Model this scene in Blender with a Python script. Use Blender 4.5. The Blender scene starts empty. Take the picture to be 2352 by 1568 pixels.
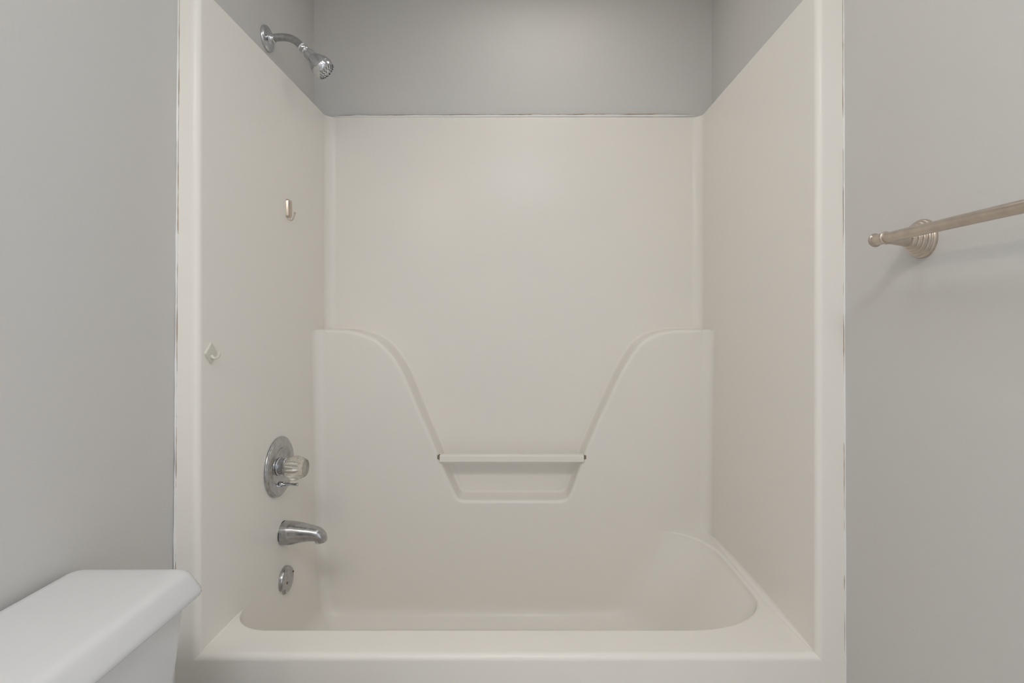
import bpy, math, random
from mathutils import Vector, Matrix
random.seed(7)
S = bpy.context.scene
COL = S.collection
PI = math.pi

# ------------------------------------------------------------------ camera
F = 1194.0                       # focal length in pixels of the 2352 px wide frame
CZ = 1.17                        # eye height
cam_d = bpy.data.cameras.new('camera'); cam = bpy.data.objects.new('camera', cam_d); COL.objects.link(cam)
cam_d.sensor_width = 36.0; cam_d.lens = 36.0 * F / 2352.0
cam_d.shift_x = -26 / 2352.0; cam_d.shift_y = -47 / 2352.0
cam_d.clip_start = 0.02
cam.location = (0, 0, CZ); cam.rotation_euler = (PI / 2, 0, 0)
S.camera = cam

# ------------------------------------------------------------------ world, exposure, added fill lights
w = bpy.data.worlds.new('world'); S.world = w; w.use_nodes = True
w.node_tree.nodes['Background'].inputs[0].default_value = (0.80, 0.90, 1.0, 1)
w.node_tree.nodes['Background'].inputs[1].default_value = 0.3
S.view_settings.view_transform = 'Standard'; S.view_settings.look = 'None'
S.view_settings.gamma = 1.0; S.view_settings.exposure = 0.0
S.view_settings.use_curve_mapping = False

def area(name, loc, target, sx, sy, power, color):
    d = bpy.data.lights.new(name, 'AREA'); d.shape = 'RECTANGLE'; d.size = sx; d.size_y = sy
    d.energy = power; d.color = color
    o = bpy.data.objects.new(name, d); COL.objects.link(o); o.location = loc
    o.rotation_euler = (Vector(target) - Vector(loc)).to_track_quat('-Z', 'Y').to_euler()
    return o
BULB = 34
area('cool_side_fill', (0.735, -0.95, 1.05), (-0.8, -0.95, 1.05), 0.74, 2.0, 7.2, (0.74, 0.84, 1.0))  # added cool fill from the right, no door known there
area('ceiling_fill', (0.0, -0.60, 2.425), (0.0, -0.60, 0), 0.6, 0.4, 16.4, (0.93, 0.955, 1.0))  # overhead fill added behind the camera, no known fixture
area('entry_fill', (0.0, 0.80, 2.425), (0.0, 0.80, 0), 0.5, 0.35, 1.7, (0.9, 1.0, 1.0))  # second overhead fill, added to send light into the alcove
area('alcove_fill', (0.08, 1.60, 2.425), (0.08, 1.60, 0), 0.45, 0.3, 1.05, (0.96, 0.90, 0.86))  # fill lamp added over the tub to lift the alcove interior

# ------------------------------------------------------------------ materials
def mat(name, color, rough=0.5, metal=0.0, **kw):
    m = bpy.data.materials.new(name); m.use_nodes = True
    b = m.node_tree.nodes['Principled BSDF']
    b.inputs['Base Color'].default_value = (*color, 1)
    b.inputs['Roughness'].default_value = rough
    b.inputs['Metallic'].default_value = metal
    for k, v in kw.items():
        b.inputs[k.replace('_', ' ')].default_value = v
    return m

def noise_bump(m, scale, strength, dist, detail=3.0, scale2=None, s2=0.0):
    nt = m.node_tree; b = nt.nodes['Principled BSDF']
    tc = nt.nodes.new('ShaderNodeTexCoord')
    n = nt.nodes.new('ShaderNodeTexNoise'); n.inputs['Scale'].default_value = scale; n.inputs['Detail'].default_value = detail
    nt.links.new(tc.outputs['Object'], n.inputs['Vector'])
    bp = nt.nodes.new('ShaderNodeBump'); bp.inputs['Strength'].default_value = strength; bp.inputs['Distance'].default_value = dist
    nt.links.new(n.outputs['Fac'], bp.inputs['Height'])
    last = bp
    if scale2:
        n2 = nt.nodes.new('ShaderNodeTexNoise'); n2.inputs['Scale'].default_value = scale2; n2.inputs['Detail'].default_value = 1.0
        nt.links.new(tc.outputs['Object'], n2.inputs['Vector'])
        b2 = nt.nodes.new('ShaderNodeBump'); b2.inputs['Strength'].default_value = s2; b2.inputs['Distance'].default_value = 0.02
        nt.links.new(n2.outputs['Fac'], b2.inputs['Height']); nt.links.new(bp.outputs['Normal'], b2.inputs['Normal'])
        last = b2
    nt.links.new(last.outputs['Normal'], b.inputs['Normal'])

def tint(m, c1, c2, scale, lo=0.35, hi=0.65, detail=2.0, rough=None):
    """base colour drifting between two colours (age, grime), roughness with it"""
    nt = m.node_tree; b = nt.nodes['Principled BSDF']
    tc = nt.nodes.new('ShaderNodeTexCoord')
    n = nt.nodes.new('ShaderNodeTexNoise'); n.inputs['Scale'].default_value = scale; n.inputs['Detail'].default_value = detail
    nt.links.new(tc.outputs['Object'], n.inputs['Vector'])
    r = nt.nodes.new('ShaderNodeValToRGB'); e = r.color_ramp.elements
    e[0].position = lo; e[0].color = (*c1, 1); e[1].position = hi; e[1].color = (*c2, 1)
    nt.links.new(n.outputs['Fac'], r.inputs['Fac']); nt.links.new(r.outputs['Color'], b.inputs['Base Color'])
    if rough:
        mr = nt.nodes.new('ShaderNodeMapRange'); mr.inputs['To Min'].default_value = rough[0]; mr.inputs['To Max'].default_value = rough[1]
        nt.links.new(n.outputs['Fac'], mr.inputs['Value']); nt.links.new(mr.outputs['Result'], b.inputs['Roughness'])

M_paint = mat('wall_paint', (0.70, 0.685, 0.665), 0.5, Specular_IOR_Level=0.35)
tint(M_paint, (0.665, 0.66, 0.645), (0.675, 0.658, 0.640), 2.5)
noise_bump(M_paint, 260, 0.16, 0.002, 3.0, 9, 0.03)
M_ceil = mat('ceiling_paint', (0.88, 0.88, 0.87), 0.8)
M_floor = mat('floor_vinyl', (0.62, 0.59, 0.55), 0.45)
M_fiber = mat('fibreglass', (0.86, 0.84, 0.80), 0.26, Specular_IOR_Level=0.22)
tint(M_fiber, (0.894, 0.866, 0.816), (0.902, 0.864, 0.804), 3.0, 0.0, 1.0, 1.0)
noise_bump(M_fiber, 160, 0.012, 0.002, 2.0)
M_caulk = mat('caulk', (0.88, 0.87, 0.86), 0.4)
noise_bump(M_caulk, 90, 0.3, 0.003)
M_browning = mat('browning', (0.26, 0.21, 0.15), 0.8)
M_edge_brown = mat('brown_caulk_edge', (0.42, 0.34, 0.27), 0.8)
M_porc = mat('porcelain', (0.60, 0.615, 0.63), 0.12, Specular_IOR_Level=0.5)
tint(M_porc, (0.72, 0.73, 0.745), (0.73, 0.732, 0.74), 3)
M_chrome = mat('chrome', (0.62, 0.63, 0.65), 0.12, 1.0)
tint(M_chrome, (0.56, 0.57, 0.59), (0.68, 0.69, 0.71), 60, rough=(0.07, 0.2))
M_chrome2 = mat('spotted_chrome', (0.5, 0.5, 0.5), 0.28, 1.0)
tint(M_chrome2, (0.40, 0.40, 0.41), (0.56, 0.56, 0.56), 90, 0.3, 0.7, 5, rough=(0.14, 0.32))
M_nickel = mat('brushed_nickel', (0.60, 0.52, 0.45), 0.33, 1.0)
tint(M_nickel, (0.56, 0.49, 0.43), (0.64, 0.56, 0.48), 50, rough=(0.25, 0.34))
M_tape = mat('thread_tape', (0.8, 0.8, 0.8), 0.6)
M_black = mat('black_rubber', (0.015, 0.02, 0.04), 0.5)
M_acryl = mat('acrylic', (0.92, 0.88, 0.79), 0.16, 0.0, Transmission_Weight=0.78, IOR=1.49)
M_cream = mat('cream_plastic', (0.72, 0.70, 0.61), 0.3)
tint(M_cream, (0.70, 0.69, 0.60), (0.74, 0.71, 0.63), 30)
M_white = mat('white_plastic', (0.75, 0.75, 0.75), 0.35)
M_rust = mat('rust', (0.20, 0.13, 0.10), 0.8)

# ------------------------------------------------------------------ mesh helpers
class MB:
    def __init__(s): s.v = []; s.f = []; s.sm = []
    def add(s, verts, faces, smooth=True):
        o = len(s.v); s.v += [tuple(p) for p in verts]
        s.f += [tuple(i + o for i in f) for f in faces]; s.sm += [smooth] * len(faces)
    def poly(s, pts, facing=None):
        pts = [Vector(p) for p in pts]
        if facing is not None:
            n = Vector((0, 0, 0))
            for a, b in zip(pts, pts[1:] + pts[:1]): n += a.cross(b)
            if n.dot(Vector(facing)) < 0: pts.reverse()
        s.add(pts, [tuple(range(len(pts)))], False)
    def grid(s, rows, closed=False, facing=None, smooth=True, flip=False):
        nr = len(rows); nc = len(rows[0]); vs = [p for r in rows for p in r]; fs = []
        for i in range(nr - 1):
            for j in range(nc if closed else nc - 1):
                k = (j + 1) % nc
                fs.append((i * nc + j, i * nc + k, (i + 1) * nc + k, (i + 1) * nc + j))
        if flip: fs = [f[::-1] for f in fs]
        s.add(vs, fs, smooth)
    def box(s, x0, x1, y0, y1, z0, z1):
        v = [(x, y, z) for z in (z0, z1) for y in (y0, y1) for x in (x0, x1)]
        f = [(0, 2, 3, 1), (4, 5, 7, 6), (0, 1, 5, 4), (2, 6, 7, 3), (0, 4, 6, 2), (1, 3, 7, 5)]
        s.add(v, f, False)
    def lathe(s, prof, org, axis, seg=48, smooth=True, sharp=(), phase=0.0):
        """prof: (distance along axis, radius)"""
        a = Vector(axis).normalized(); t = Vector((0, 0, 1)) if abs(a.z) < 0.9 else Vector((0, 1, 0))
        u = a.cross(t).normalized(); vv = a.cross(u).normalized(); org = Vector(org)
        runs = []; cur = [prof[0]]
        for i, p in enumerate(prof[1:], 1):
            cur.append(p)
            if i in sharp and i < len(prof) - 1: runs.append(cur); cur = [p]
        runs.append(cur)
        for run in runs:
            rows = []
            for d, r in run:
                r = max(r, 1e-5)
                rows.append([org + a * d + (u * math.cos(2 * PI * k / seg + phase) + vv * math.sin(2 * PI * k / seg + phase)) * r for k in range(seg)])
            s.grid(rows, closed=True, smooth=smooth)
    def tube(s, pts, rad, seg=16, cap=True):
        pts = [Vector(p) for p in pts]; n = len(pts)
        if not isinstance(rad, (list, tuple)): rad = [rad] * n
        T = []
        for i in range(n):
            d = pts[min(i + 1, n - 1)] - pts[max(i - 1, 0)]; T.append(d.normalized())
        ref = Vector((0, 1, 0)) if abs(T[0].y) < 0.9 else Vector((0, 0, 1))
        u = T[0].cross(ref).normalized(); rows = []
        for i in range(n):
            u = (u - T[i] * u.dot(T[i])).normalized(); v = T[i].cross(u)
            rows.append([pts[i] + (u * math.cos(2 * PI * k / seg) + v * math.sin(2 * PI * k / seg)) * rad[i] for k in range(seg)])
        s.grid(rows, closed=True)
        if cap:
            for r, fw in ((rows[0], -T[0]), (rows[-1], T[-1])): s.poly(r, fw)
    def sphere(s, c, r, seg=16, rings=10, sc=(1, 1, 1)):
        rows = []
        for i in range(rings + 1):
            th = PI * i / rings; rr = max(math.sin(th), 1e-4)
            rows.append([(c[0] + sc[0] * r * rr * math.cos(2 * PI * k / seg), c[1] + sc[1] * r * rr * math.sin(2 * PI * k / seg), c[2] + sc[2] * r * math.cos(th)) for k in range(seg)])
        s.grid(rows, closed=True)
    def build(s, name, m, parent=None, bevel=0.0, fix=True, loc=None):
        me = bpy.data.meshes.new(name)
        org = Vector(loc) if loc is not None else Vector((0, 0, 0))
        me.from_pydata([tuple(Vector(p) - org) for p in s.v], [], s.f); me.update()
        me.polygons.foreach_set('use_smooth', s.sm)
        me.materials.append(m)
        if fix:
            import bmesh
            b = bmesh.new(); b.from_mesh(me); bmesh.ops.recalc_face_normals(b, faces=b.faces[:]); b.to_mesh(me); b.free()
        o = bpy.data.objects.new(name, me); COL.objects.link(o)
        o.location = org
        if parent is not None:
            o.parent = parent; o.location = org - parent.location
        if bevel:
            md = o.modifiers.new('bevel', 'BEVEL'); md.width = bevel; md.segments = 3; md.limit_method = 'ANGLE'
            md.harden_normals = False
        return o

def tag(o, label=None, cat=None, group=None, kind=None):
    if label: o['label'] = label
    if cat: o['category'] = cat
    if group: o['group'] = group
    if kind: o['kind'] = kind
    return o
def thing(name, loc, label, cat):
    o = bpy.data.objects.new(name, None); COL.objects.link(o); o.location = loc; o.empty_display_size = 0.05
    return tag(o, label, cat)
def hexa(name, bot, top, m):
    """solid from four bottom and four top corners"""
    b = MB(); v = list(bot) + list(top)
    b.add(v, [(3, 2, 1, 0), (4, 5, 6, 7), (0, 1, 5, 4), (1, 2, 6, 5), (2, 3, 7, 6), (3, 0, 4, 7)], False)
    return b.build(name, m)
def rr_loop(x0, x1, y0, y1, r, n=8):
    """plan outline of a rounded rectangle; r is a radius or four (rx, ry): FL, FR, BR, BL"""
    if not isinstance(r, (list, tuple)): r = [(r, r)] * 4
    out = []
    spec = [(x0 + r[0][0], y0 + r[0][1], r[0], PI), (x1 - r[1][0], y0 + r[1][1], r[1], 1.5 * PI),
            (x1 - r[2][0], y1 - r[2][1], r[2], 0), (x0 + r[3][0], y1 - r[3][1], r[3], 0.5 * PI)]
    for cx, cy, (rx, ry), a0 in spec:
        for k in range(n + 1):
            a = a0 + 0.5 * PI * k / n
            out.append((cx + rx * math.cos(a), cy + ry * math.sin(a)))
    return out
def catmull(pts, per=8):
    P = [pts[0]] + list(pts) + [pts[-1]]; out = []
    for i in range(1, len(P) - 2):
        for k in range(per):
            t = k / per
            q = []
            for a, b, c, d in zip(P[i - 1], P[i], P[i + 1], P[i + 2]):
                q.append(0.5 * (2 * b + (c - a) * t + (2 * a - 5 * b + 4 * c - d) * t * t + (3 * b - a - 3 * c + d) * t ** 3))
            out.append(tuple(q))
    out.append(tuple(pts[-1])); return out

# ------------------------------------------------------------------ room shell
CEIL = 2.44; YB = 1.98; YF = 1.18; YR = -1.65
XL = -0.7975; XRF = 0.731; XRB = 0.7185
def xl(z): return -0.7965 + (z - 0.35) * 0.0082        # the left wall is a little out of plumb
def xr(z): return 0.7323 - (z - 0.35) * 0.0034
tag(hexa('wall_left', [(-0.9, YR, 0), (xl(0), YR, 0), (xl(0), YF, 0), (-0.9, YF, 0)],
         [(-0.9, YR, CEIL), (xl(CEIL), YR, CEIL), (xl(CEIL), YF, CEIL), (-0.9, YF, CEIL)], M_paint), kind='structure')
tag(hexa('wall_left_alcove', [(-0.9, YF, 0), (XL, YF, 0), (XL, YB, 0), (-0.9, YB, 0)],
         [(-0.9, YF, CEIL), (XL, YF, CEIL), (XL, YB, CEIL), (-0.9, YB, CEIL)], M_paint), kind='structure')
b = MB()
for ya, yb_, za, zb2 in ((YR, -1.35, 0, CEIL), (-1.35, -0.55, 2.06, CEIL), (-0.55, YF, 0, CEIL)):
    v = []
    for z in (za, zb2): v += [(xr(z), ya, z), (0.84, ya, z), (0.84, yb_, z), (xr(z), yb_, z)]
    b.add(v, [(3, 2, 1, 0), (4, 5, 6, 7), (0, 1, 5, 4), (1, 2, 6, 5), (2, 3, 7, 6), (3, 0, 4, 7)], False)
tag(b.build('wall_right', M_paint), kind='structure')          # with an unseen opening behind the viewer, placed for the side fill
tag(hexa('wall_right_alcove', [(XRF, YF, 0), (0.84, YF, 0), (0.84, YB, 0), (XRB, YB, 0)],
         [(XRF, YF, CEIL), (0.84, YF, CEIL), (0.84, YB, CEIL), (XRB, YB, CEIL)], M_paint), kind='structure')
b = MB(); b.box(-0.9, 0.84, YB, YB + 0.1, 0, CEIL); tag(b.build('wall_back', M_paint), kind='structure')
b = MB()
b.box(-0.9, 0.84, YR - 0.1, YR, 0, CEIL)
tag(b.build('wall_front', M_paint), kind='structure')
b = MB(); b.box(-0.9, 0.84, YR - 0.1, YB + 0.1, -0.1, 0); tag(b.build('floor', M_floor), kind='structure')
b = MB(); b.box(-0.9, 0.84, YR - 0.1, YB + 0.1, CEIL, CEIL + 0.1); tag(b.build('ceiling', M_ceil), kind='structure')

# ------------------------------------------------------------------ the moulded tub and shower unit
SL = -0.738; SR = 0.667          # inner faces of its sides
ZR = CZ - 0.759                  # rim height
ZT = CZ + 0.769                  # top of the surround
YU = 1.958                       # face of the upper back wall
ZLED = CZ - 0.030
def ylow(z): return 1.845 + (CZ - 0.03 - z) * 0.04      # face of the proud lower back wall
RC = 0.035; RF = 0.014
unit = thing('tub_surround', (0, YF, 0), 'glossy cream one-piece bathtub and shower surround filling the alcove', 'bathtub')

# side panels
for sx, nx in ((SL, 1), (SR, -1)):
    b = MB(); y0 = YF + RF + 0.001; y1 = YU - RC - 0.001; zs = CZ - 0.0330
    b.poly([(sx, y0, ZR), (sx, ylow(ZR) - RC - 0.001, ZR), (sx, ylow(zs) - RC - 0.001, zs), (sx, y1, zs), (sx, y1, ZT - 0.006), (sx, y0, ZT - 0.006)], (nx, 0, 0))
    b.build('side_panel', M_fiber, unit, fix=False)

# back panel: upper face, proud lower face and the swept step between them
def unproj(px, py):
    """point of the lower face seen at a pixel of the photograph -> (x, z)"""
    z = CZ
    for _ in range(6):
        Y = ylow(z); z = CZ - (py - 737) * Y / F
    return ((px - 1202) * Y / F, z)
left = [(712, 764), (745, 764), (776, 765), (800, 767), (823, 772), (859, 786), (887, 812), (911, 845), (929, 882), (954, 942), (986, 1016), (1005, 1062), (1018, 1094), (1034, 1128), (1043, 1145), (1056, 1155), (1079, 1157)]
right = [(1281, 1157), (1301, 1154), (1314, 1142), (1328, 1108), (1351, 1042), (1377, 980), (1402, 926), (1425, 877), (1446, 837), (1473, 798), (1504, 777), (1543, 767), (1580, 765), (1638, 764)]
cp = [unproj(*p) for p in left + [(1130, 1157), (1180, 1157), (1230, 1157)] + right]
cp[0] = (SL, cp[0][1]); cp[-1] = (SR, cp[-1][1])
crv = catmull(cp, 6)
R1 = 0.012; R2 = 0.008
def nrm2(i):
    a = crv[max(i - 1, 0)]; c = crv[min(i + 1, len(crv) - 1)]
    dx, dz = c[0] - a[0], c[1] - a[1]; L = math.hypot(dx, dz); return (-dz / L, dx / L)   # towards the recess (up)
prof = [(-0.001, 0, 0.0)]                               # (offset towards recess, kind, depth fraction)
K = 8
def prof_pts(i):
    x, z = crv[i]; nx, nz = nrm2(i); out = []
    def at(o, y, rel): out.append((x + nx * o, z + nz * o, y, rel))
    yl = ylow(z)
    at(-0.001, 0, 'l')
    for k in range(K + 1):
        a = 0.5 * PI * k / K
        at(R1 * math.sin(a), R1 * (1 - math.cos(a)), 'l')
    at(R1 + 0.001, 0.5 * (R1 + YU - yl - R2), 'l')
    for k in range(K + 1):
        a = 0.5 * PI * k / K
        at(R1 + 0.002 + R2 * (1 - math.cos(a)), -R2 * (1 - math.sin(a)), 'u')
    at(R1 + 0.002 + R2 + 0.001, 0, 'u')
    res = []
    for X, Z, y, rel in out:
        res.append((X, (ylow(Z) if rel == 'l' else YU) + y, Z))
    return res
rows = [prof_pts(i) for i in range(len(crv))]
b = MB(); b.grid(rows)
near = [r[0] for r in rows]; far = [r[-1] for r in rows]
nl = [p for p in near if SL + RC + 0.002 < p[0] < SR - RC - 0.002]; fl = [p for p in far if SL + RC + 0.002 < p[0] < SR - RC - 0.002]
zb = ZR - 0.0
CE = RC + 0.001
low = [(SL + CE, ylow(nl[0][2]), nl[0][2])] + nl + [(SR - CE, ylow(nl[-1][2]), nl[-1][2]), (SR - CE, ylow(zb), zb), (SL + CE, ylow(zb), zb)]
b.poly(low, (0, -1, 0))
up = [(SL + CE, YU, fl[0][2])] + fl + [(SR - CE, YU, fl[-1][2]), (SR - CE, YU, ZT - 0.006), (SL + CE, YU, ZT - 0.006)]
b.poly(up, (0, -1, 0))
def corner(b, side, yf, z0, z1, nz=6, extra=True):
    rows = []
    for j in range(nz + 1):
        z = z0 + (z1 - z0) * j / nz; row = []
        y = yf(z)
        cx = SL + RC if side < 0 else SR - RC
        if extra: row.append((cx + side * RC, y - RC - 0.001, z))
        for k in range(13):
            a = 0.5 * PI * k / 12
            row.append((cx + side * RC * math.cos(a), y - RC + RC * math.sin(a), z))
        if extra: row.append((cx - side * 0.001, y, z))
        rows.append(row)
    b.grid(rows, flip=(side > 0))
    return rows
for side in (-1, 1):
    corner(b, side, lambda z: YU, ZLED - 0.02, ZT - 0.006)
    zt = (near[0] if side < 0 else near[-1])[2] + R1
    r = corner(b, side, ylow, ZR, zt - 0.001)
    sx = SL if side < 0 else SR
    b.poly(r[-1] + [(sx, ylow(zt), zt - 0.001)], (0, 0, 1))
b.build('back_panel', M_fiber, unit, fix=False)

# top flange all round
b = MB(); path = []
path.append((SL, YF + 0.001, -1, 0))
for k in range(13):
    a = 0.5 * PI * k / 12; path.append((SL + RC - RC * math.cos(a), YU - RC + RC * math.sin(a), -math.cos(a), math.sin(a)))
for k in range(12, -1, -1):
    a = 0.5 * PI * k / 12; path.append((SR - RC + RC * math.cos(a), YU - RC + RC * math.sin(a), math.cos(a), math.sin(a)))
path.append((SR, YF + 0.001, 1, 0))
rows = []
for x, y, nx, ny in path:
    row = []
    for k in range(7):
        a = 0.5 * PI * k / 6; row.append((x + nx * 0.006 * (1 - math.cos(a)), y + ny * 0.006 * (1 - math.cos(a)), ZT - 0.006 + 0.006 * math.sin(a)))
    xo = x + nx * 0.07; yo = y + ny * 0.03
    xo = max(-0.7965, min(0.716, xo)); yo = min(1.978, yo)
    row.append((xo, yo, ZT)); rows.append(row)
b.grid(rows, flip=True); b.build('top_flange', M_fiber, unit, fix=False)

# front flanges and apron with one rounded inner edge running round the opening
def ring(o, y): return [(SL - o, y, ZT), (SL - o, y, ZR - o), (SR + o, y, ZR - o), (SR + o, y, ZT)]
prs = []
prs.append(ring(0, YF + RF + 0.001))
for k in range(11):
    a = 0.5 * PI * k / 10; prs.append(ring(RF * (1 - math.cos(a)), YF + RF - RF * math.sin(a)))
prs.append(ring(RF + 0.001, YF))
FO = RF + 0.001
bl = MB(); bl.grid([[p[1], p[0]] for p in prs]); 
bl.poly([(-0.7945, YF, 0), (SL - FO, YF, 0), (SL - FO, YF, ZT), (-0.787, YF, ZT)], (0, -1, 0))
bl.build('front_flange', M_fiber, unit, fix=False)
br = MB(); br.grid([[p[3], p[2]] for p in prs])
br.poly([(SR + FO, YF, 0), (0.7325, YF, 0), (0.7265, YF, ZT), (SR + FO, YF, ZT)], (0, -1, 0))
br.build('front_flange', M_fiber, unit, fix=False)
ba = MB(); ba.grid([[p[2], p[1]] for p in prs])
ba.poly([(SL - FO, YF, 0), (SR + FO, YF, 0), (SR + FO, YF, ZR - FO), (SL - FO, YF, ZR - FO)], (0, -1, 0))
ba.build('apron', M_fiber, unit, fix=False)

# basin
NC = 14
BR = ylow(ZR)
def basin_loop(il, ir, if_, ib, z, grow=0.0):
    r = [(0.108 - grow, 0.095 - grow), (0.24 - grow, 0.17 - grow), (0.14, 0.20), (RC, RC)]
    return [(x, y, z) for x, y in rr_loop(SL + il, 0.640 - ir, 1.283 + if_, ylow(z) - ib, r, NC)]
levels = []
ZF = 0.085
RE = 0.010
for k in range(7):                                         # rounded lip on the front and the right
    a = 0.5 * PI * k / 6; o = RE * math.sin(a)
    levels.append((0, o - RE, o - RE, 0, ZR - RE * (1 - math.cos(a))))
levels[0] = (0, -RE, -RE, 0, ZR)
Hb = ZR - RE - ZF
for k in range(1, 25):
    t = k / 24.0; z = ZR - RE - Hb * (1 - (1 - t) ** 1.0)
    def cove(R):                                           # quarter circle where wall turns into floor
        d = z - ZF
        return 0.0 if d > R else R - math.sqrt(max(R * R - (R - d) ** 2, 0))
    levels.append((0.004 + 0.02 * t + cove(0.07) - 0.004, 0.21 * t + cove(0.06), 0.03 * t + cove(0.05), cove(0.055), z))
rows = [basin_loop(*l) for l in levels]
rows[0] = [(x, y, ZR) for x, y, z in rows[0]]
b = MB(); b.grid(rows, closed=True, flip=True)
b.poly(rows[-1], (0, 0, 1)); b.build('basin', M_fiber, unit, fix=False)
# deck of the rim: front strip, narrow right strip, tip dying into the back wall
L0 = rows[0]; n = NC + 1
seq = L0[0:3 * n]                                         # FL, FR, BR corners
seq = [p for p in seq if p[0] > SL - 0.001]
outer = []
for k in range(13):
    a = 0.5 * PI * (1 - k / 12.0); outer.append((SR - RC + RC * math.cos(a), BR - RC + RC * math.sin(a), ZR))
CV = 0.012
deck = seq + outer + [(SR, YF + RF + 0.001, ZR), (SL, YF + RF + 0.001, ZR)]
b = MB(); b.poly(deck, (0, 0, 1))
# small cove between deck and right side, and left side
for sx, s_, ya, y1, CV in ((SR, -1, YF + RF + 0.002, BR - RC, 0.014), (SL, 1, YF + RF + 0.002, 1.36, 0.004)):
    rr = []
    for q in range(25):
        yy = ya + (y1 - ya) * q / 24; cv = 0.0006 + CV * math.sin(PI * q / 24) ** 0.6
        rr.append([(sx + s_ * cv * (1 - math.cos(0.5 * PI * k / 8)), yy, ZR + 0.0003 + cv * (1 - math.sin(0.5 * PI * k / 8))) for k in range(9)])
    b.grid(rr, flip=(s_ < 0))
b.build('tub_rim', M_fiber, unit, fix=False)

# washcloth bar across the recess
def pt(px, py, y): return ((px - 1202) * y / F, y, CZ - (py - 737) * y / F)
yb0 = 1.858; x0 = pt(1010, 1050, yb0)[0]; x1 = pt(1341, 1050, yb0)[0]; zc = CZ - 0.4925
b = MB(); rows = []
loop = [(1.8555, 0.0095), (1.858, 0.0125), (1.864, 0.0125), (1.8645, 0.0112), (1.868, 0.0112), (1.8685, 0.0125), (1.884, 0.0125), (1.887, 0.0095), (1.887, -0.0095), (1.884, -0.0125), (1.858, -0.0125), (1.8555, -0.0095)]
for xx in (x0, x1): rows.append([(xx, y, zc + dz) for y, dz in loop])
b.grid(rows, closed=True, smooth=False); b.poly(rows[0], (-1, 0, 0)); b.poly(rows[1], (1, 0, 0))
b.build('washcloth_bar', M_fiber, unit)
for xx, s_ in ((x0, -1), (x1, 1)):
    b = MB(); b.box(min(xx, xx + s_ * 0.009), max(xx, xx + s_ * 0.009), 1.862, 1.880, zc - 0.002, zc + 0.011)  # small dark brown block at each end of the bar
    tag(b.build('bar_end_block', M_browning, unit), 'dark brown block at the end of the bar')

# caulk beads
def bead(name, pts, r0, m, amp, seed, jit=0.0004):
    rnd = random.Random(seed); P = []; R = []; k1, k2 = rnd.uniform(0, 9), rnd.uniform(0, 9)
    a, c = Vector(pts[0]), Vector(pts[1]); n = 110
    for i in range(n + 1):
        t = i / n; p = a.lerp(c, t)
        wob = math.sin(t * 37 + k1) + 0.6 * math.sin(t * 91 + k2) + rnd.uniform(-1, 1) * 0.8
        P.append(p); R.append(max(0.0004, (r0 + amp * wob) * min(1.0, 0.15 + 14 * t, 0.15 + 14 * (1 - t))))
    b = MB(); b.tube(P, R, 8); return b.build(name, m, unit)
bead('caulk_bead', [(-0.7955, YF - 0.0003, 0.0), (-0.7828, YF - 0.0003, ZT)], 0.0022, M_caulk, 0.0005, 1)
bead('caulk_bead', [(0.7325, YF - 0.0003, 0.0), (0.7268, YF - 0.0003, ZT)], 0.0022, M_caulk, 0.0005, 2)
tag(bead('caulk_edge', [(-0.7920, YF - 0.0001, 0.35), (-0.7802, YF - 0.0001, ZT)], 0.0007, M_edge_brown, 0.0004, 3), 'thin brownish line along the left caulk')  # thin brown line drawn along the bead
tag(bead('caulk_edge', [(0.7300, YF - 0.0001, 0.35), (0.7245, YF - 0.0001, ZT)], 0.0006, M_edge_brown, 0.0003, 4), 'brownish edge of the right caulk')
bead('caulk_bead', [(-0.718, 1.9625, ZT + 0.0020), (0.645, 1.9625, ZT + 0.0055)], 0.0050, M_caulk, 0.0007, 5)
tag(bead('caulk_edge', [(-0.70, 1.965, ZT + 0.0085), (0.63, 1.965, ZT + 0.0130)], 0.0012, M_edge_brown, 0.0006, 6), 'thin brownish paint line above the top caulk')

# ------------------------------------------------------------------ shower head
YS = 1.614
def sp(px, py, y=YS): return Vector(((px - 1202) * y / F, y, CZ + (737 - py) * y / F))
base = Vector((XL, YS, CZ + (737 - 89) * YS / F))
t = thing('shower_sprayer', base, 'chrome shower head on a bent arm high on the left grey wall', 'shower head')
b = MB(); b.lathe([(-0.001, 0.039), (0.002, 0.0392), (0.006, 0.038), (0.0085, 0.034), (0.010, 0.026), (0.011, 0.019), (0.012, 0.015), (0.024, 0.0125), (0.026, 0.0118), (0.026, 0.0)], base, (1, 0, 0), 56, sharp=(7,))
b.build('escutcheon', M_chrome, t)
arm = [base + Vector((-0.005, 0, -0.001)), sp(616, 89.5) , sp(628, 87.3), sp(643, 85.6), sp(657, 86), sp(668, 88.5), sp(679, 94), sp(687, 101), sp(694, 108.5), sp(700, 115)]
arm = [Vector(p) for p in catmull([tuple(p) for p in arm], 5)]
b = MB(); b.tube(arm, 0.0113, 20); b.build('shower_arm', M_chrome2, t)
h0 = sp(692, 106.5); h1 = sp(753.5, 168, 1.636); ax = (h1 - h0).normalized(); HL = (h1 - h0).length
b = MB(); b.lathe([(-0.001, 0.0), (-0.001, 0.0124), (0.006, 0.0124), (0.006, 0.0)], h0, ax, 24, smooth=True, sharp=(1, 2)); b.build('thread_tape', M_tape, t)
def hp(prof_): return [(f_ * HL, r_) for f_, r_ in prof_]
b = MB(); b.lathe(hp([(0.035, 0), (0.035, 0.0132), (0.165, 0.0136), (0.18, 0.0118), (0.195, 0.0118), (0.21, 0.0145), (0.225, 0.0150), (0.24, 0.0160), (0.39, 0.0170), (0.405, 0.0178), (0.41, 0.0)]), h0, ax, 40, sharp=(1, 3, 4, 9)); b.build('swivel_collar', M_chrome, t)
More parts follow.
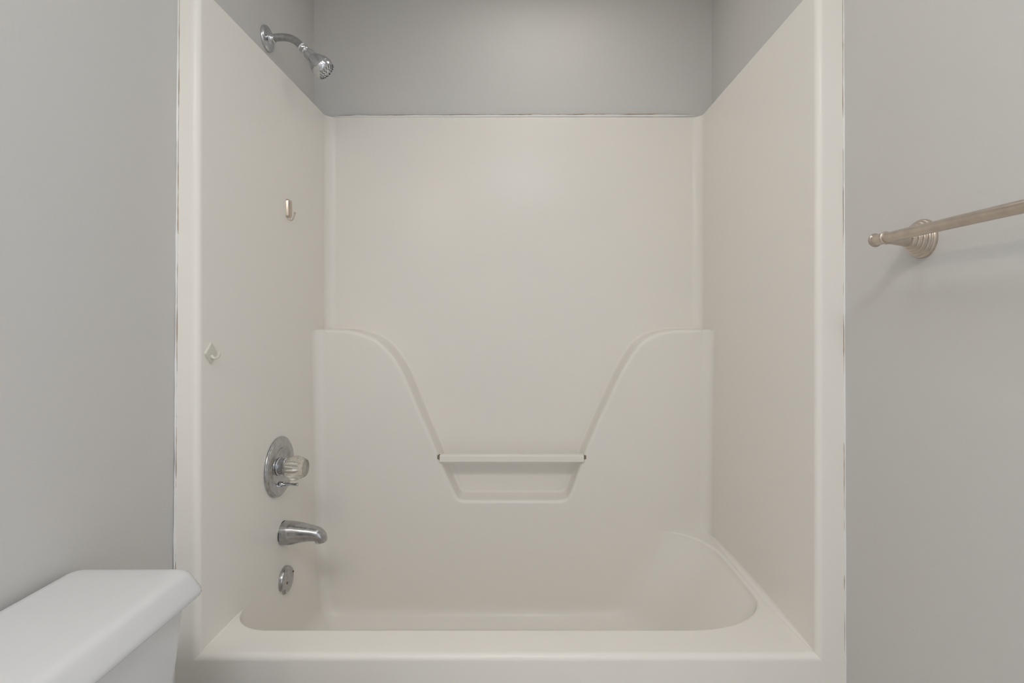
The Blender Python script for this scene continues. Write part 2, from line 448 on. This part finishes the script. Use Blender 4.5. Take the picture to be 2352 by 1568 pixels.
pr = hp([(0.40, 0.0172), (0.43, 0.0185), (0.48, 0.0222), (0.54, 0.0265), (0.60, 0.0298), (0.66, 0.0323), (0.72, 0.0339), (0.765, 0.0345), (0.772, 0.0341), (0.779, 0.0345), (0.83, 0.0341), (0.88, 0.0328), (0.92, 0.0308), (0.950, 0.0282), (0.972, 0.0245), (0.988, 0.0195), (0.998, 0.010), (1.0, 0.0)])
b = MB(); b.lathe(pr, h0, ax, 64, sharp=(7, 9)); b.build('spray_head', M_chrome, t)
b = MB(); u_ = ax.cross(Vector((0, 1, 0))).normalized(); v_ = ax.cross(u_)
for ringr, cnt, off in ((0.0278, 18, 0.953), (0.0243, 16, 0.973), (0.0195, 12, 0.988), (0.0130, 6, 0.996)):
    for k in range(cnt):
        a = 2 * PI * k / cnt + ringr * 300
        c = h0 + ax * (off * HL) + (u_ * math.cos(a) + v_ * math.sin(a)) * ringr
        b.sphere(c, 0.0016, 8, 5)
tag(b.build('spray_nozzles', M_black, t), 'small black rubber nozzles', kind='stuff')

# ------------------------------------------------------------------ mixing valve
YV = 1.566; ZV = CZ - 0.438
vb = Vector((SL, YV, ZV))
t = thing('shower_valve', vb, 'round chrome shower valve with a clear faceted knob', 'valve')
b = MB(); b.lathe([(-0.001, 0.0885), (0.003, 0.0895), (0.006, 0.089), (0.0075, 0.0855), (0.0085, 0.0850), (0.0115, 0.0815), (0.0125, 0.078), (0.0120, 0.064), (0.0125, 0.0605), (0.0115, 0.058), (0.0060, 0.0535), (0.0030, 0.048), (0.0022, 0.040), (0.0022, 0.025)], vb, (1, 0, 0), 72, sharp=(3,))
b.build('escutcheon', M_chrome2, t)
b = MB(); b.lathe([(0.003, 0.0265), (0.005, 0.0265), (0.006, 0.0235), (0.020, 0.0232), (0.0207, 0.0242), (0.0220, 0.0242), (0.0227, 0.0225), (0.030, 0.0225), (0.030, 0)], vb, (1, 0, 0), 48, sharp=(2, 5, 7)); b.build('sleeve', M_chrome, t)
NF = 10
def facet(prof_, zz):
    b = MB(); rows = []
    for i, (d, r, lob) in enumerate(prof_):
        row = []
        for k in range(NF * 2):
            a = PI * k / NF; rr = r * (1.0 if k % 2 == 0 else lob)
            row.append((vb.x + d, vb.y + rr * math.cos(a), vb.z + rr * math.sin(a) + zz))
        rows.append(row)
    b.grid(rows, closed=True, smooth=False); b.poly(rows[0], (-1, 0, 0)); b.poly(rows[-1], (1, 0, 0)); return b
facet([(0.0235, 0.0255, 1.0), (0.031, 0.031, 0.95), (0.043, 0.0358, 0.90), (0.057, 0.0365, 0.89), (0.071, 0.0320, 0.92), (0.0825, 0.0262, 0.97), (0.0838, 0.0235, 1.0), (0.0805, 0.0215, 1.0), (0.0805, 0.0002, 1.0)], -0.004).build('knob', M_acryl, t)['label'] = 'clear yellowed acrylic knob'
b = MB(); b.lathe([(0.0245, 0), (0.0245, 0.0095), (0.050, 0.0085), (0.058, 0.006), (0.058, 0)], vb + Vector((0, 0, -0.003)), (1, 0, 0), 20, sharp=(1, 3)); b.build('knob_stem', M_chrome2, t)
pb = Vector((SL, YV + 0.004, CZ - (1113 - 737) * YV / F))
b = MB(); b.lathe([(0.003, 0.010), (0.010, 0.0085), (0.014, 0.0075), (0.0145, 0.0052), (0.034, 0.0050), (0.0345, 0.0040), (0.052, 0.0036), (0.0525, 0.0046), (0.055, 0.0050), (0.0575, 0.0044), (0.058, 0)], pb, (1, 0, 0), 24, sharp=(2, 3, 4, 5)); b.build('diverter_pin', M_chrome, t)
# ------------------------------------------------------------------ tub spout
YP = 1.597; zb_ = CZ - (1223 - 737) * YP / F
o = Vector((SL, YP, zb_))
t = thing('tub_spout', o, 'tapered brushed chrome tub spout below the round valve', 'spout')
cl = [(-0.0015, 0, 0.0345, 0.0345), (0.010, 0, 0.0345, 0.0345), (0.022, 0, 0.0342, 0.034), (0.035, 0.0003, 0.0325, 0.032), (0.054, 0.0006, 0.0285, 0.030), (0.075, -0.0002, 0.0247, 0.027), (0.092, -0.0020, 0.0220, 0.0245), (0.105, -0.0050, 0.0203, 0.0225), (0.1135, -0.0120, 0.0188, 0.0205), (0.1162, -0.0185, 0.0180, 0.0192), (0.1168, -0.0225, 0.0176, 0.0185)]
cs = catmull(cl, 5); rows = []
for i, (s_, z, rv, rh) in enumerate(cs):
    a = cs[max(i - 1, 0)]; c = cs[min(i + 1, len(cs) - 1)]
    T = Vector((c[0] - a[0], 0, c[1] - a[1])).normalized(); U = Vector((-T.z, 0, T.x))
    row = []
    for k in range(40):
        an = 2 * PI * k / 40; cu, cv = math.cos(an), math.sin(an)
        e = 0.86; cu_ = math.copysign(abs(cu) ** e, cu); cv_ = math.copysign(abs(cv) ** e, cv)
        row.append(o + Vector((s_, 0, z)) + U * rv * cu_ + Vector((0, 1, 0)) * rh * cv_)
    rows.append(row)
b = MB(); b.grid(rows, closed=True); b.build('spout_body', M_chrome2, t)
e = rows[-1]; ctr = sum(e, Vector()) / len(e)
b = MB(); dn = Vector((0.12, 0, -1)).normalized()
r1 = [ctr + (p - ctr) * 0.97 for p in e]; r2 = [p + dn * 0.0045 for p in r1]; r3 = [ctr + (p - ctr) * 0.88 + dn * 0.0045 for p in e]; r4 = [ctr + (p - ctr) * 0.78 - dn * 0.01 for p in e]
b.grid([e, r1], closed=True, smooth=False); b.grid([r1, r2], closed=True); b.grid([r2, r3], closed=True, smooth=False); b.grid([r3, r4], closed=True)
b.poly(r4, (0, 0, -1)); b.build('outlet', M_chrome, t)
b = MB(); b.lathe([(-0.0005, 0.0355), (0.0022, 0.0355), (0.0022, 0.0335)], o, (1, 0, 0), 40, sharp=(1,)); tag(b.build('gasket', M_black, t), 'dark rubber gasket at the wall')

# ------------------------------------------------------------------ overflow plate
YO = 1.604; zo = CZ - (1331 - 737) * YO / F; o = Vector((SL, YO, zo))
t = thing('overflow_plate', o, 'worn chrome overflow plate low on the tub wall below the spout', 'drain cover')
b = MB(); R = 0.0408; prf = [(-0.001, 1.0), (0.004, 1.0), (0.0085, 0.975), (0.0108, 0.92), (0.0115, 0.86), (0.0120, 0.45), (0.0122, 0.004)]
rows = []
for d, f_ in prf:
    row = []
    for k in range(72):
        a = 2 * PI * k / 72; r = R * f_
        yy, zz = r * math.cos(a), r * math.sin(a)
        # notch in the lower left edge
        dn_ = abs(((a - math.radians(224)) + PI) % (2 * PI) - PI)
        if f_ > 0.85 and dn_ < 0.36: r -= 0.0115 * (0.5 + 0.5 * math.cos(PI * dn_ / 0.36)) ** 0.6; yy, zz = r * math.cos(a), r * math.sin(a)
        row.append((o.x + d + 0.002, o.y + yy, o.z + zz))
    rows.append(row)
b.grid(rows, closed=True); b.build('plate', M_chrome2, t)
b = MB(); b.lathe([(0.0, 0.0375), (0.0030, 0.0375), (0.0015, 0)], o + Vector((0.0, -0.001, -0.001)), (1, 0, 0), 32, sharp=(1,)); tag(b.build('seal', M_rust, t), 'rusty seal behind the notch')
for dy, dz, r in ((-0.010, -0.005, 0.0042), (0.0335, 0.010, 0.0030)):
    b = MB(); b.lathe([(0.0125, r), (0.0148, r * 0.9), (0.0150, 0.0)], o + Vector((0.0, dy, dz)), (1, 0, 0), 16, sharp=(1,)); tag(b.build('screw', M_rust, t), 'rusty screw head')

# ------------------------------------------------------------------ nickel hook
YH = 1.628; zh = CZ + (737 - 479) * YH / F; o = Vector((SL, YH, zh))
t = thing('metal_hook', o, 'small brushed nickel adhesive hook with a wire prong, under the shower head', 'hook')
b = MB(); rows = []
N = 10
for d, ins in ((-0.0005, 0.0), (0.005, 0.0005), (0.008, 0.002), (0.0095, 0.005), (0.0098, 0.009)):
    row = []
    for yy, zz in rr_loop(-0.0135 + ins, 0.0135 - ins, -0.0285 + ins, 0.0285 - ins, max(0.006 - ins, 0.002) if ins < 0.005 else 0.002, 5):
        bow = 0.0015 * (1 - (zz / 0.0285) ** 2) if d > 0.003 else 0
        row.append((o.x + d + bow, o.y + yy, o.z + zz))
    rows.append(row)
b.grid(rows, closed=True); b.poly(rows[-1], (1, 0, 0)); b.build('backplate', M_nickel, t)
hk = [(0.0045, -0.027), (0.005, -0.032), (0.008, -0.0362), (0.0125, -0.0375), (0.017, -0.0352), (0.0205, -0.029), (0.0225, -0.022), (0.024, -0.0155)]
b = MB(); b.tube([o + Vector(p) for p in catmull([(x, -0.003, z) for x, z in hk], 5)], 0.0018, 10); b.build('wire_prong', M_nickel, t)
b = MB(); b.sphere(o + Vector((0.0242, -0.003, -0.0145)), 0.0032, 14, 9); b.build('ball_tip', M_nickel, t)

# ------------------------------------------------------------------ cream plastic hook
YK = 1.212; zk = CZ - (811 - 737) * YK / F; o = Vector((SL, YK + 0.013, zk))
t = thing('plastic_hook', o, 'small cream plastic adhesive hook with a diamond backplate', 'hook')
b = MB(); rows = []
def diam(s_, d):
    h = 0.0255 * s_; pts = []; rc = 0.0035
    base_ = rr_loop(-h * 0.72, h * 0.72, -h * 0.72, h * 0.72, rc, 4)
    c45 = math.cos(PI / 4)
    return [(o.x + d, o.y + (x - y) * c45 * 0.93, o.z + (x + y) * c45) for x, y in base_]
for d, s_ in ((-0.0003, 1.0), (0.0028, 1.0), (0.004, 0.95), (0.0045, 0.86)): rows.append(diam(s_, d))
b.grid(rows, closed=True); b.poly(rows[-1], (1, 0, 0)); b.build('backplate', M_cream, t)
b = MB(); b.poly(diam(1.0, 0.0006), (1, 0, 0)); 
hk = [(0.003, -0.0065, 0.0045), (0.006, -0.0098, 0.0040), (0.010, -0.0120, 0.0031), (0.0155, -0.0120, 0.0028), (0.0200, -0.0085, 0.0028), (0.0222, -0.0030, 0.0027), (0.0226, 0.0030, 0.0026), (0.0226, 0.0042, 0.0020), (0.0226, 0.0048, 0.0008)]
cc = catmull(hk, 5)
b = MB(); b.tube([o + Vector((x, -0.001, z)) for x, z, r in cc], [r for x, z, r in cc], 12); b.build('prong', M_cream, t)

# ------------------------------------------------------------------ towel bar
YT = 0.948; zt = CZ + 0.150; xw = xr(zt); xb = 0.6545
t = thing('towel_bar', (xw, YT, zt), 'brushed nickel towel bar on the right wall', 'towel bar')
ctr = Vector((xb, YT, zt))
b = MB(); b.tube([(xb, YT - 0.004, zt), (xb, 0.345, zt)], 0.0092, 32); b.build('bar', M_nickel, t)
for yy, s_ in ((YT, 1), (0.335, -1)):
    w0 = Vector((xw + 0.001, yy, zt)); L = xw - xb
    b = MB(); b.lathe([(0.0, 0.0350), (0.002, 0.0354), (0.0045, 0.0354), (0.0070, 0.0345), (0.0080, 0.0330), (0.0083, 0.0316), (0.0100, 0.0318), (0.0120, 0.0312), (0.0134, 0.0298), (0.0140, 0.0284), (0.0143, 0.0272), (0.0160, 0.0274), (0.0180, 0.0267), (0.0193, 0.0254), (0.0198, 0.0241), (0.0201, 0.0229), (0.0218, 0.0231), (0.0238, 0.0223), (0.0250, 0.0211), (0.0256, 0.0198), (0.0259, 0.0187), (0.0275, 0.0189), (0.0295, 0.0180), (0.0312, 0.0164), (0.032, 0.0142)], w0, (-1, 0, 0), 56)
    mount = b.build('wall_flange', M_nickel, t)
    b = MB(); b.lathe([(0.031, 0.0142), (0.040, 0.0130), (0.055, 0.0105), (L, 0.0088)], w0, (-1, 0, 0), 36); b.build('post', M_nickel, t)
    c = Vector((xb, yy, zt))
    b = MB(); b.lathe([(-0.0120, 0.0090), (-0.0118, 0.0112), (-0.0108, 0.0120), (-0.0095, 0.0118), (-0.0085, 0.0106), (0.0120, 0.0102), (0.0150, 0.0103), (0.0165, 0.0114), (0.0176, 0.0126), (0.0194, 0.0128), (0.0202, 0.0118), (0.0210, 0.0120), (0.0224, 0.0111), (0.0236, 0.008), (0.0240, 0)], c, (0, s_, 0), 40, sharp=(4, 5)); b.build('end_cap', M_nickel, t)

# ------------------------------------------------------------------ toilet
t = thing('toilet', (-0.55, 0.68, 0), 'white porcelain toilet with its tank against the left wall', 'toilet')
TX0 = -0.786; TX1 = -0.562; TY0 = 0.435; TY1 = 0.926
ZL0 = CZ - 0.478; ZL1 = CZ - 0.431
b = MB(); rows = []
for z, ins in ((ZL0 + 0.004, 0.010), (ZL0 + 0.0005, 0.006), (ZL0, 0.004), (ZL0 + 0.001, 0.0015), (ZL0 + 0.004, 0.0), (ZL0 + 0.009, 0.0005), (ZL0 + 0.014, 0.0025), (ZL0 + 0.022, 0.0065), (ZL0 + 0.030, 0.0105), (ZL0 + 0.037, 0.0142), (ZL0 + 0.041, 0.0172), (ZL0 + 0.0438, 0.0210), (ZL0 + 0.0455, 0.0260), (ZL0 + 0.0464, 0.033), (ZL0 + 0.0470, 0.045), (ZL0 + 0.0476, 0.070)):
    r = max(0.024 - ins * 0.3, 0.010)
    rows.append([(x, y, z) for x, y in rr_loop(TX0 + ins * 0.25, TX1 - ins, TY0 + ins, TY1 - ins * 0.8, r, 8)])
b.grid(rows, closed=True); b.poly(rows[-1], (0, 0, 1)); b.poly(rows[0], (0, 0, -1)); b.build('tank_lid', M_porc, t)
b = MB(); rows = []
for z, k in ((ZL0 + 0.003, 0.0), (ZL0 - 0.06, 0.004), (ZL0 - 0.14, 0.010), (ZL0 - 0.22, 0.018), (ZL0 - 0.28, 0.030), (ZL0 - 0.305, 0.045), (ZL0 - 0.31, 0.06)):
    rows.append([(x, y, z) for x, y in rr_loop(TX0 + 0.006, TX1 - 0.014 - k, TY0 + 0.02 + k, TY1 - 0.028 - k, 0.028, 8)])
b.grid(rows, closed=True); b.poly(rows[0], (0, 0, 1)); b.poly(rows[-1], (0, 0, -1)); b.build('tank', M_porc, t)
b = MB(); rows = []
for z, x0_, x1_, hw in ((0.0, -0.62, -0.22, 0.115), (0.03, -0.61, -0.23, 0.105), (0.12, -0.62, -0.22, 0.105), (0.22, -0.68, -0.13, 0.135), (0.32, -0.75, -0.075, 0.175), (0.375, -0.765, -0.06, 0.182), (0.385, -0.760, -0.065, 0.178)):
    rr = [(0.06, 0.06), (0.22, hw * 0.98), (0.22, hw * 0.98), (0.06, 0.06)]
    rows.append([(x, y, z) for x, y in rr_loop(x0_, x1_, 0.68 - hw, 0.68 + hw, rr, 8)])
b.grid(rows, closed=True); b.poly(rows[-1], (0, 0, 1)); b.poly(rows[0], (0, 0, -1)); b.build('bowl', M_porc, t)
b = MB(); rows = []
for z, i_ in ((0.386, 0.004), (0.390, 0.0), (0.402, 0.0), (0.410, 0.006), (0.413, 0.02)):
    hw = 0.18 - i_; rr = [(0.04, 0.04), (0.22, hw * 0.98), (0.22, hw * 0.98), (0.04, 0.04)]
    rows.append([(x, y, z) for x, y in rr_loop(-0.54 + i_, -0.06 - i_, 0.68 - hw, 0.68 + hw, rr, 8)])
b.grid(rows, closed=True); b.poly(rows[-1], (0, 0, 1)); b.poly(rows[0], (0, 0, -1)); b.build('seat_lid', M_white, t)

# ------------------------------------------------------------------ vanity light above the mirror, left wall behind the camera
zv = 2.08
t = thing('vanity_light', (xl(zv), -0.30, zv), 'vanity light bar with four round bulbs on the left wall behind the viewer', 'light')
b = MB(); b.box(xl(zv) - 0.001, xl(zv) + 0.03, -0.62, 0.02, zv - 0.05, zv + 0.05); b.build('backplate', M_white, t, bevel=0.004)
M_bulb = bpy.data.materials.new('bulb_glass'); M_bulb.use_nodes = True; nt = M_bulb.node_tree
nt.nodes.remove(nt.nodes['Principled BSDF']); em = nt.nodes.new('ShaderNodeEmission'); em.inputs[0].default_value = (1.0, 0.87, 0.70, 1); em.inputs[1].default_value = BULB
nt.links.new(em.outputs[0], nt.nodes['Material Output'].inputs[0])
for k in range(4):
    yy = -0.54 + 0.16 * k
    b = MB(); b.lathe([(0.03, 0.022), (0.045, 0.02), (0.045, 0)], (xl(zv), yy, zv), (1, 0, 0), 24, sharp=(1,)); b.build('socket', M_white, t)
    b = MB(); b.sphere((xl(zv) + 0.085, yy, zv), 0.042, 24, 14); b.build('bulb', M_bulb, t)
